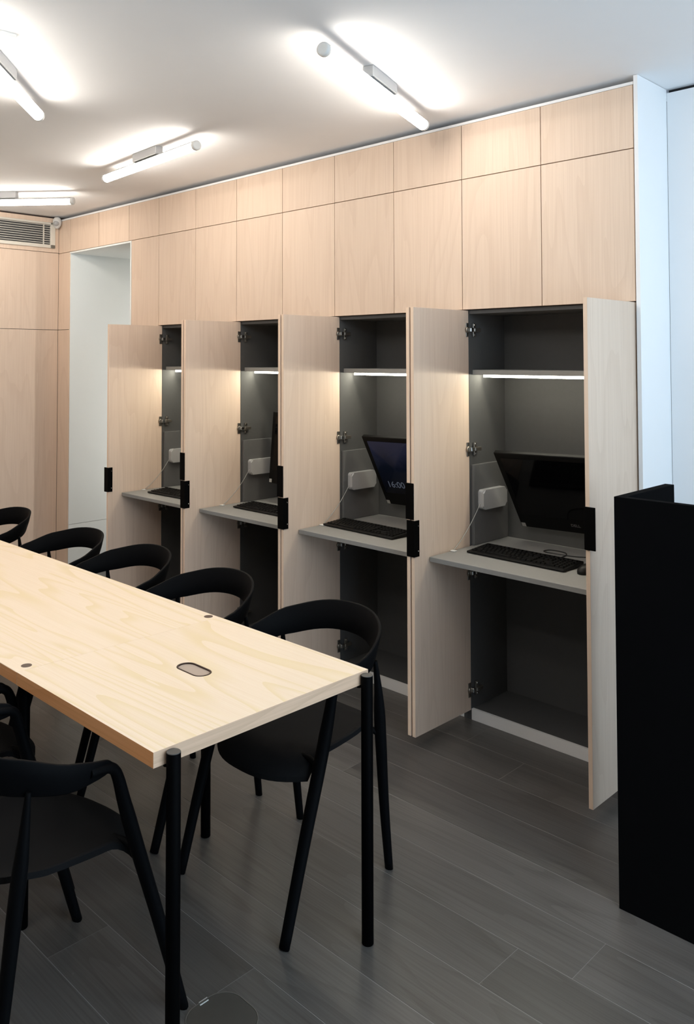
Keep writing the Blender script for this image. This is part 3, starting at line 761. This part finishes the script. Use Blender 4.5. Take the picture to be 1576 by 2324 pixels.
def chair_front_leg(s):
    bm = bmesh.new()
    pts = catmull([(s * 0.238, 0.243, 0.0), (s * 0.238, 0.170, 0.24), (s * 0.237, 0.105, 0.44), (s * 0.236, 0.068, 0.56), (s * 0.235, 0.050, 0.625), (s * 0.234, 0.036, 0.650), (s * 0.234, 0.010, 0.660), (s * 0.236, -0.03, 0.664)], 5)
    n = len(pts); rad = []
    for p in pts:
        rad.append(0.0165 + 0.0040 * min(1, p.z / 0.42) - 0.0055 * max(0, (p.z - 0.52) / 0.14))
    bm_tube(bm, pts, rad, 12, squash=(0.82, 1.0)); 
    for v in bm.verts:
        if v.co.z < 0.02: v.co.z = max(v.co.z, 0.0)
    return to_mesh(bm, 'leg', M_CHAIR)
def chair_back_leg(s):
    bm = bmesh.new()
    pts = catmull([(s * 0.202, -0.240, 0.0), (s * 0.204, -0.216, 0.20), (s * 0.210, -0.193, 0.42), (s * 0.215, -0.178, 0.56), (s * 0.2125, -0.166, 0.665)], 5)
    rad = [0.0140 + 0.0055 * min(1, p.z / 0.42) - 0.0125 * max(0, (p.z - 0.5) / 0.165) for p in pts]
    bm_tube(bm, pts, rad, 12, squash=(0.85, 1.0))
    for v in bm.verts:
        if v.co.z < 0.02: v.co.z = max(v.co.z, 0.0)
    return to_mesh(bm, 'leg', M_CHAIR)
def chair_bracket(s, front):
    bm = bmesh.new()     # curved web from the seat side to a leg
    if front: pts = [(s * 0.237, 0.112, 0.405), (s * 0.228, 0.106, 0.432), (s * 0.200, 0.098, 0.444), (s * 0.150, 0.090, 0.441)]
    else: pts = [(s * 0.210, -0.195, 0.415), (s * 0.200, -0.182, 0.440), (s * 0.170, -0.160, 0.448), (s * 0.13, -0.13, 0.442)]
    bm_tube(bm, catmull(pts, 5), [0.010] * 15 + [0.007], 8)
    return to_mesh(bm, 'seat_bracket', M_CHAIR)
def chair_stop(s):
    bm = bmesh.new(); bm_tube(bm, [(s * 0.150, 0.088, 0.446), (s * 0.150, 0.088, 0.420), (s * 0.150, 0.088, 0.418)], [0.007, 0.007, 0.005], 10)
    return to_mesh(bm, 'stacking_stop', M_CHAIR)
CH = dict(band=chair_band(), seat=chair_seat(), fl=[chair_front_leg(s) for s in (-1, 1)], bl=[chair_back_leg(s) for s in (-1, 1)], br=[chair_bracket(s, True) for s in (-1, 1)], bb=[chair_bracket(s, False) for s in (-1, 1)], st=[chair_stop(s) for s in (-1, 1)])
def chair(x, y, rz, label, group):
    r = empty('armchair', (x, y, 0), (0, 0, math.radians(rz))); tag(r, label, 'chair', group)
    add('seat', CH['seat'], r); add('back_band', CH['band'], r)
    for i in (0, 1):
        add('leg', CH['fl'][i], r); add('leg', CH['bl'][i], r); add('seat_bracket', CH['br'][i], r); add('seat_bracket', CH['bb'][i], r); add('stacking_stop', CH['st'][i], r)
    return r
G1, G2 = 'black hoop-back chairs on the cabinet side of the table', 'black hoop-back chairs on the near side of the table'
chair(-0.535, -1.320, 180, 'black hoop-back chair at the table end nearest the open cabinets', G1)
chair(-1.160, -1.318, 180, 'black hoop-back chair second from the table end, cabinet side', G1)
chair(-1.735, -1.290, 180, 'black hoop-back chair third from the table end, cabinet side', G1)
chair(-2.270, -1.300, 180, 'black hoop-back chair fourth from the table end, in front of the niche', G1)
chair(-3.060, -1.280, 180, 'black hoop-back chair farthest down the cabinet side, cut by the left edge', G1)
chair(-0.550, -2.135, 3, 'black hoop-back chair in the near left foreground, its back to the camera', G2)
chair(-1.176, -2.095, 0, 'black hoop-back chair behind the foreground one, mostly hidden under the table edge', G2)

# ================================================================ BLACK DESK SCREEN
bd = empty('desk_screen', (0.263, -0.750, 0)); tag(bd, 'tall matt black L-shaped desk screen at the right edge', 'screen')
BZ = 1.194
def dl(lo, hi): return [a - b_ for a, b_ in zip(lo, bd.location)], [a - b_ for a, b_ in zip(hi, bd.location)]
a_, b2 = dl((0.263, -0.750, 0), (1.75, -0.724, BZ)); box('front_panel', a_, b2, M_DESKB, bd, 0.0008)
a_, b2 = dl((0.263, -0.7235, 0), (0.292, -0.385, BZ)); box('side_panel', a_, b2, M_DESKB, bd, 0.0008)

# ================================================================ FLOOR BOX
fb = empty('floor_box', (-0.222, -1.838, 0)); tag(fb, 'flush rounded floor outlet lid with bright latch in front of the table leg', 'floor outlet')
g = bmesh.new(); bm_prism(g, stadium(0, 0, 0.0765, 0.0765, 0.055), 0.0002, 0.0022); add('lid', to_mesh(g, 'lid', M_LID), fb)
g = bmesh.new(); bm_ring(g, stadium(0, 0, 0.0795, 0.0795, 0.058), stadium(0, 0, 0.0775, 0.0775, 0.056), 0.0002, 0.0026); add('trim_ring', to_mesh(g, 'trim_ring', M_RING), fb)
g = bmesh.new(); bm_box(g, (-0.073, -0.012, 0.002), (-0.0705, 0.014, 0.0034)); bm_box(g, (-0.083, -0.008, 0.0003), (-0.0812, 0.018, 0.0016)); add('latch', to_mesh(g, 'latch', M_WPLASTIC), fb)  # white bars stand in for the glint of the metal latch
